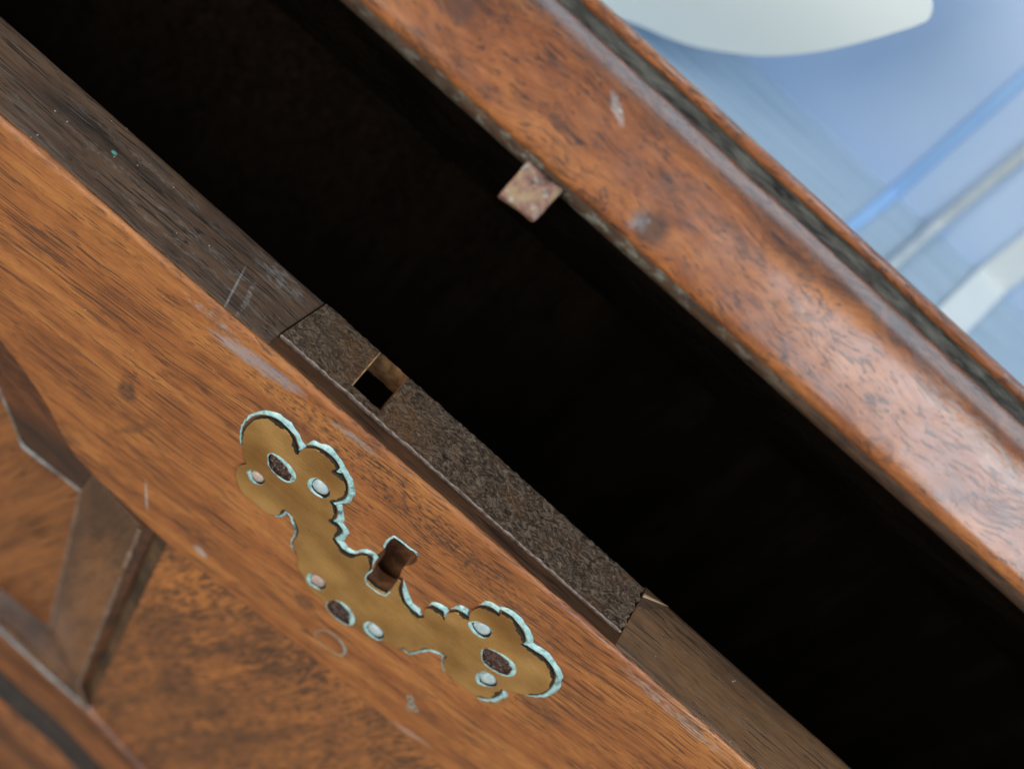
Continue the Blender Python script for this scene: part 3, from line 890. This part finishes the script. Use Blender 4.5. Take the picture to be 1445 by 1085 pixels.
for i in (0, len(gx) - 1):
    wall_along([verts[idx[i, j]] for j in range(len(gy))], 3.0)
wall_along([verts[idx[i, len(gy) - 1]] for i in range(len(gx))], 3.2, (0, 0.3))
on_plate(mesh_obj("plate_side", side_v, side_f, M_rust, smooth=True))
side_v, side_f = [], []
hi = sorted({i for i, j in hole})
hj = sorted({j for i, j in hole})
i0, i1, j0, j1 = hi[0], hi[-1] + 1, hj[0], hj[-1] + 1
wall_along([verts[idx[i, j1]] for i in range(i0, i1 + 1)], 6.2, (0, 0.2))
wall_along([verts[idx[i, j0]] for i in range(i0, i1 + 1)], 9.0)
wall_along([verts[idx[i0, j]] for j in range(j0, j1 + 1)], 9.0)
wall_along([verts[idx[i1, j]] for j in range(j0, j1 + 1)], 9.0)
on_plate(mesh_obj("mouth_wall", side_v, side_f, M_walls, smooth=True))
mr = [verts[idx[i0, j]] for j in range(j0, j1 + 1)]
rim_v, rim_f = [], []
for p in mr:
    for dx, dz in ((-0.16, 0.03), (-0.02, 0.12), (0.12, 0.02), (0.14, -0.4)):
        rim_v.append((p[0] + dx, p[1], p[2] + dz))
for i in range(len(mr) - 1):
    for j in range(3):
        a = i * 4 + j
        rim_f.append((a, a + 1, a + 5, a + 4))
M_rimo = plain("bright_rusty_edge", (0.40, 0.22, 0.09), (0.55, 0.38, 0.22), 0.45, 0.9, metal=0.2)
on_plate(mesh_obj("mouth_rim", rim_v, rim_f, M_rimo, smooth=True))

# splintered nick in the rail at the right end of the plate
nick_v = [(45.05, 14.9, 0.16), (50.2, 16.3, 0.14), (45.1, 13.9, -0.9), (45.2, 11.4, 0.16), (48.6, 13.4, 0.15), (46.0, 12.7, -0.6)]
under(mesh_obj("splinter", [(45.05, 15.0, 0.12), (50.6, 16.45, 0.10), (50.3, 16.2, 0.34), (45.1, 14.2, 0.62), (45.1, 14.0, 0.1)],
               [(0, 1, 2, 3), (3, 2, 4), (4, 2, 1), (0, 3, 4), (0, 4, 1)], plain("pale_splinter", (0.42, 0.27, 0.15), (0.60, 0.45, 0.30), 0.4, 0.8)))
under(mesh_obj("nick", [(45.06, 13.9, 0.22), (49.9, 16.0, 0.2), (49.6, 15.2, 0.2), (46.6, 12.0, 0.2), (45.06, 11.7, 0.22)], [(0, 1, 2, 3, 4)], M_dark))

# ------------------------------------------------------------------ brass escutcheon
esc = catmull(ESC_OUTLINE, 4, 48, jit=0.07)
holes = {k: catmull(v, 4, 70, jit=0.06) for k, v in HOLES.items()}
FY = -0.62


def plate_y(p):
    return FY + 0.05 * noise.noise(Vector((p[0] * 0.12, p[1] * 0.12, 0)))


escutcheon = under(prism("escutcheon", [esc] + [list(reversed(h)) for h in holes.values()], lambda p: (p[0], plate_y(p), p[1]), lambda p: (p[0], 0.02, p[1]), [M_brass, M_tarn_shade],
                         props={"label": "pierced brass keyhole plate edged with pale green verdigris"}))
bpy.context.view_layer.update()


def on_esc(o):
    o.parent = escutcheon
    o.matrix_parent_inverse = escutcheon.matrix_world.inverted()
    return o


def signed(poly):
    return sum(poly[i - 1][0] * poly[i][1] - poly[i][0] * poly[i - 1][1] for i in range(len(poly)))


def bead(name, pts, width, gap, height, mat, base_y=0.0, closed=False):
    """a half-round crust along pts; pts are (x, z, nx, nz, w) with the outward normal and a width factor"""
    verts, faces = [], []
    m = 6
    for i, (x, z, nx, nz, w) in enumerate(pts):
        w = max(0.02, w)
        wob = 1 + 0.4 * noise.noise(Vector((x * 0.7, z * 0.7, 3))) + 0.07 * noise.noise(Vector((x * 2.2, z * 2.2, 5)))
        W = width * w * wob
        g = gap * (0.6 + 0.8 * abs(noise.noise(Vector((x * 0.5, z * 0.5, 11)))))
        for k in range(m + 1):
            u = k / m
            hh = math.sin(math.pi * min(1, 0.12 + 0.88 * u)) if k else 0.35
            verts.append((x + nx * (g + W * u), base_y - height * min(1, w + 0.2) * hh * wob - 0.004, z + nz * (g + W * u)))
    n = len(pts)
    rng = range(n) if closed else range(n - 1)
    for i in rng:
        j = (i + 1) % n
        for k in range(m):
            faces.append((i * (m + 1) + k, j * (m + 1) + k, j * (m + 1) + k + 1, i * (m + 1) + k + 1))
    return on_esc(mesh_obj(name, verts, faces, mat, smooth=True))


def normals(poly, out=True):
    s = 1 if signed(poly) > 0 else -1
    res = []
    n = len(poly)
    for i in range(n):
        t = (poly[(i + 2) % n] - poly[i - 2]).normalized()
        nx, nz = t.y * s, -t.x * s
        if not out:
            nx, nz = -nx, -nz
        res.append((nx, nz))
    # smooth
    for _ in range(2):
        res2 = []
        for i in range(n):
            a = Vector(res[i - 1]) + Vector(res[i]) * 2 + Vector(res[(i + 1) % n])
            a.normalize()
            res2.append((a.x, a.y))
        res = res2
    return res


nr = normals(esc)
runs, cur = [], []
N = len(esc)


def crust_width(p, nx, nz):
    """how thick the crust has grown: mostly along the upper side of the plate, and in a few hollows below"""
    if 3.8 < p.x < 10.6 and p.y > -33:
        return 0.0                                            # the keyhole itself
    up = nz * 0.88 + nx * 0.45
    w = max(0.0, min(1.0, (up + 0.05) / 0.45))
    if p.x < -25 and nx < -0.3:
        w = max(w, 0.45 if p.y > -26 else 0.0)
    for cx, cz, rr, ww in ((-12.5, -34.5, 4.6, 0.75), (-8.6, -40.5, 2.2, 0.45), (24.5, -35.2, 4.0, 0.8), (21.0, -41.5, 1.6, 0.7), (39.3, -36.0, 3.4, 1.0), (29.5, -38.3, 1.3, 0.5), (43.3, -25, 3.0, 0.5),
                           (0.2, -46.6, 1.3, 0.7), (13.2, -47.6, 1.2, 0.6)):
        dd = math.hypot(p.x - cx, p.y - cz)
        if dd < rr:
            w = max(w, ww * (1 - (dd / rr) ** 3))
    return w


ws = [crust_width(esc[i], *nr[i]) for i in range(N)]
ws = [(ws[i - 2] + ws[i - 1] + ws[i] + ws[(i + 1) % N] + ws[(i + 2) % N]) / 5 for i in range(N)]
start = next(i for i in range(N) if ws[i] < 0.06)
for k in range(N + 1):
    i = (start + k) % N
    if ws[i] >= 0.06:
        cur.append((esc[i].x, esc[i].y, nr[i][0], nr[i][1], ws[i]))
    else:
        if len(cur) > 3:
            runs.append(cur)
        cur = []
for rn in runs:
    e = 3
    for k in range(min(e, len(rn) // 2)):
        f = (k + 0.3) / e
        rn[k] = (*rn[k][:4], rn[k][4] * f)
        rn[-1 - k] = (*rn[-1 - k][:4], rn[-1 - k][4] * f)
    bead("verdigris_crust", rn, 1.3, 0.45, 0.50, M_verd)

# dark shade beside the crust, painted as a near-black strip on the brass
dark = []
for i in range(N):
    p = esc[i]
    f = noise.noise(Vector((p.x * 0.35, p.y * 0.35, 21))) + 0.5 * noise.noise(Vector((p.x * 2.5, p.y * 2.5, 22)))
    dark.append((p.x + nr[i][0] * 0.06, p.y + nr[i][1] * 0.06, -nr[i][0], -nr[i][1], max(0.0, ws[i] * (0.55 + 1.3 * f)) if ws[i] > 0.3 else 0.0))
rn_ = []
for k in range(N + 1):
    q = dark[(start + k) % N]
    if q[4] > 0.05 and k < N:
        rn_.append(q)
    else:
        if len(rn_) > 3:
            bead("crust_shade", rn_, 0.75, 0.0, 0.05, M_tarn_shade, base_y=FY)
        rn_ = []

# rings, pins and fillings in the piercings
for k, h in holes.items():
    c = sum(h, Vector((0, 0))) / len(h)
    nh = normals(h)
    pts = []
    big = k[0] == 'o'
    for p, (nx, nz) in zip(h, nh):
        # crust on the inner side, thickest where photographed
        d = nx * 0.6 + nz * 0.8 if big else -nx * 0.7 - nz * 0.6
        w = 0.25 + 0.75 * max(0, d)
        pts.append((p.x + nx * 0.2, p.y + nz * 0.2, -nx, -nz, w))
    bead("verdigris_ring", pts, 1.25 if big else 0.95, 0.0, 0.22, M_verd, base_y=FY + 0.1, closed=True)
    # floor of the piercing
    on_esc(prism("piercing_floor", [h], lambda p: (p[0], -0.10, p[1]), lambda p: (p[0], 0.01, p[1]), [M_fill if big else M_tarn_shade, M_tarn_shade]))
    if not big:
        off = Vector((0.05, 0.42))
        rr = 0.74
        n = len(h)
        verts = [(c.x + off.x, -0.92, c.y + off.y)]
        faces = []
        for s, (f, yy) in enumerate(((0.45, -0.90), (0.8, -0.78), (1.0, -0.55), (1.02, -0.1))):
            for p in h:
                q = c + off + (p - c) * rr * f
                verts.append((q.x, yy, q.y))
        for i in range(n):
            faces.append((0, 1 + i, 1 + (i + 1) % n))
            for s in range(3):
                a = 1 + s * n
                faces.append((a + i, a + (i + 1) % n, a + n + (i + 1) % n, a + n + i))
        on_esc(mesh_obj("pin", verts, faces, M_pinp if k in ('h1', 'h5') else M_pin, smooth=True))

# crust around the upper part of the keyhole and on its lower lip
nk = normals(key)
runs, cur = [], []
for i, p in enumerate(key):
    up = nk[i][1]
    w = 0.0
    if p.y > -21.5:
        w = 0.55 if (p.x < 8.6) else 0.0
    if p.y < -29.5 or (p.x < 5.6 and p.y < -27.5):
        w = 0.35
    cur.append((p.x, p.y, nk[i][0], nk[i][1], w)) if w else (runs.append(cur) if len(cur) > 3 else None, cur := [])
if len(cur) > 3:
    runs.append(cur)
for rn in runs:
    low = rn[len(rn) // 2][1] < -26
    bead("keyhole_crust", rn, 0.9, 0.0, 0.3, M_verd, base_y=FY if low else 0.0)

# faint ring marks of verdigris left on the wood below the plate
ringp = catmull([(7.45, -59.43), (7.09, -57.51), (8.03, -55.72), (10.2, -55.0), (12.9, -55.9), (13.88, -57.93), (13.3, -59.5), (11.0, -60.2)], 5, 90)
nn = normals(ringp)
bead("ring_mark", [(p.x, p.y, a, b, 0.35 + 0.65 * max(0, a * 0.8 + b * 0.6)) for p, (a, b) in zip(ringp, nn)], 0.6, 0.0, 0.07, M_verdg, closed=True)
for cx, cz, rr in ((30.0, -54.5, 0.5), (31.2, -55.8, 0.45), (32.4, -56.2, 0.5), (31.6, -57.4, 0.4)):
    q = [Vector((cx + rr * math.cos(a), cz + rr * 1.2 * math.sin(a))) for a in [2 * math.pi * i / 14 for i in range(14)]]
    bead("ring_mark", [(p.x, p.y, a, b, 1.0) for p, (a, b) in zip(q, normals(q))], 0.32, 0.0, 0.10, M_verdg, closed=True)

# far inside the keyhole: the lock behind
under(block("keyhole_back", (1.0, 6.2, -38), (13.0, 7.0, -12), M_key))

# ------------------------------------------------------------------ the lid, raised by 48 degrees
TH = math.radians(48)
LO = Vector((0, math.sin(TH), math.cos(TH)))        # lid thickness direction
LF = Vector((0, -math.cos(TH), math.sin(TH)))       # out of the lid's front edge
LC = Vector((0, 22.25, 52.4))                       # inner front corner


def lp(x, a, b):
    p = LC + LO * a + LF * b
    return (x, p.y, p.z)


T = 28.0
LB = -72.0


def lid_sweep(name, prof, mat, wob=0.0, x0=X0, x1=X1, step=1.5, cap=False):
    verts, faces = [], []
    xs = frange(x0, x1, step)
    m = len(prof)
    for x in xs:
        for j, (a, b) in enumerate(prof):
            n1 = noise.noise(Vector((x * 0.05, a * 0.2, 1.7))) * wob + noise.noise(Vector((x * 0.4, a * 0.8, 4.7))) * wob * 0.35
            verts.append(lp(x, a, b + n1))
    for i in range(len(xs) - 1):
        for j in range(m - 1):
            q = i * m + j
            faces.append((q, q + 1, q + m + 1, q + m))
    if cap:
        faces.append(tuple(range(m)))
        faces.append(tuple(range((len(xs) - 1) * m, len(xs) * m)))
    return mesh_obj(name, verts, faces, mat, smooth=True, angle=35)


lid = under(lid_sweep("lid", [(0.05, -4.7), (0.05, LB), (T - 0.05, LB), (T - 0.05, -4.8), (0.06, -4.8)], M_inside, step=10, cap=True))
lid['label'] = "raised knotty walnut lid of the chest"
bpy.context.view_layer.update()


def on_lid(o):
    o.parent = lid
    o.matrix_parent_inverse = lid.matrix_world.inverted()
    return o


on_lid(lid_sweep("lid_moulding", [(1.4, -1.7), (1.5, -1.0), (1.9, -0.35), (2.5, 0.05), (3.5, 0.20), (5.2, 0.30), (7.5, 0.40), (10, 0.46), (12.5, 0.46), (15, 0.36), (17, 0.12), (18.6, -0.25), (20.3, -0.95), (22.0, -2.0),
                                  (23.1, -2.7), (23.4, -4.4)], M_lid, wob=0.22))
on_lid(lid_sweep("dusty_edge", [(1.45, -1.6), (0.9, -1.9), (0.4, -2.3), (0.0, -2.9), (-0.1, -3.8), (0.0, -6)], M_dustedge, wob=0.3))
on_lid(lid_sweep("inlay_groove", [(22.9, -2.6), (23.4, -3.0), (24.4, -3.15), (25.2, -3.0), (25.6, -2.3)], M_inlay, wob=0.4))
on_lid(lid_sweep("edge_strip", [(25.4, -4.5), (25.5, -2.6), (25.9, -1.9), (26.6, -1.6), (27.4, -1.9), (28.0, -2.8), (28.05, -6)], M_lid, wob=0.25))

# the hook that drops into the mouth of the lock
bm = bmesh.new()
bmesh.ops.create_cube(bm, size=1.0)
bmesh.ops.bevel(bm, geom=list(bm.edges), offset=0.06, segments=2, profile=0.6, affect='EDGES')
bmesh.ops.subdivide_edges(bm, edges=list(bm.edges), cuts=2, use_grid_fill=True)
for v in bm.verts:
    u, w_, d = v.co
    # u across (x), w_ along the drop from the lid, d along the lid
    x = -20.1 + u * (7.3 - 0.9 * max(0, -w_ - 0.2))
    a = -3.2 + w_ * 7.0 + 0.5 * u * (w_ < 0)
    b = -3.6 + d * 4.2
    q = Vector(lp(x, a, b))
    q += Vector((noise.noise(q * 0.5), noise.noise(q * 0.5 + Vector((7, 0, 0))), noise.noise(q * 0.5 + Vector((0, 7, 0))))) * 0.32
    v.co = q * MM
bmesh.ops.recalc_face_normals(bm, faces=bm.faces)
me = bpy.data.meshes.new("hook")
bm.to_mesh(me)
bm.free()
me.materials.append(M_hook)
me.shade_smooth()
hook = bpy.data.objects.new("hook", me)
scene.collection.objects.link(hook)
on_lid(hook)
hook['label'] = "square corroded metal hook under the lid edge"
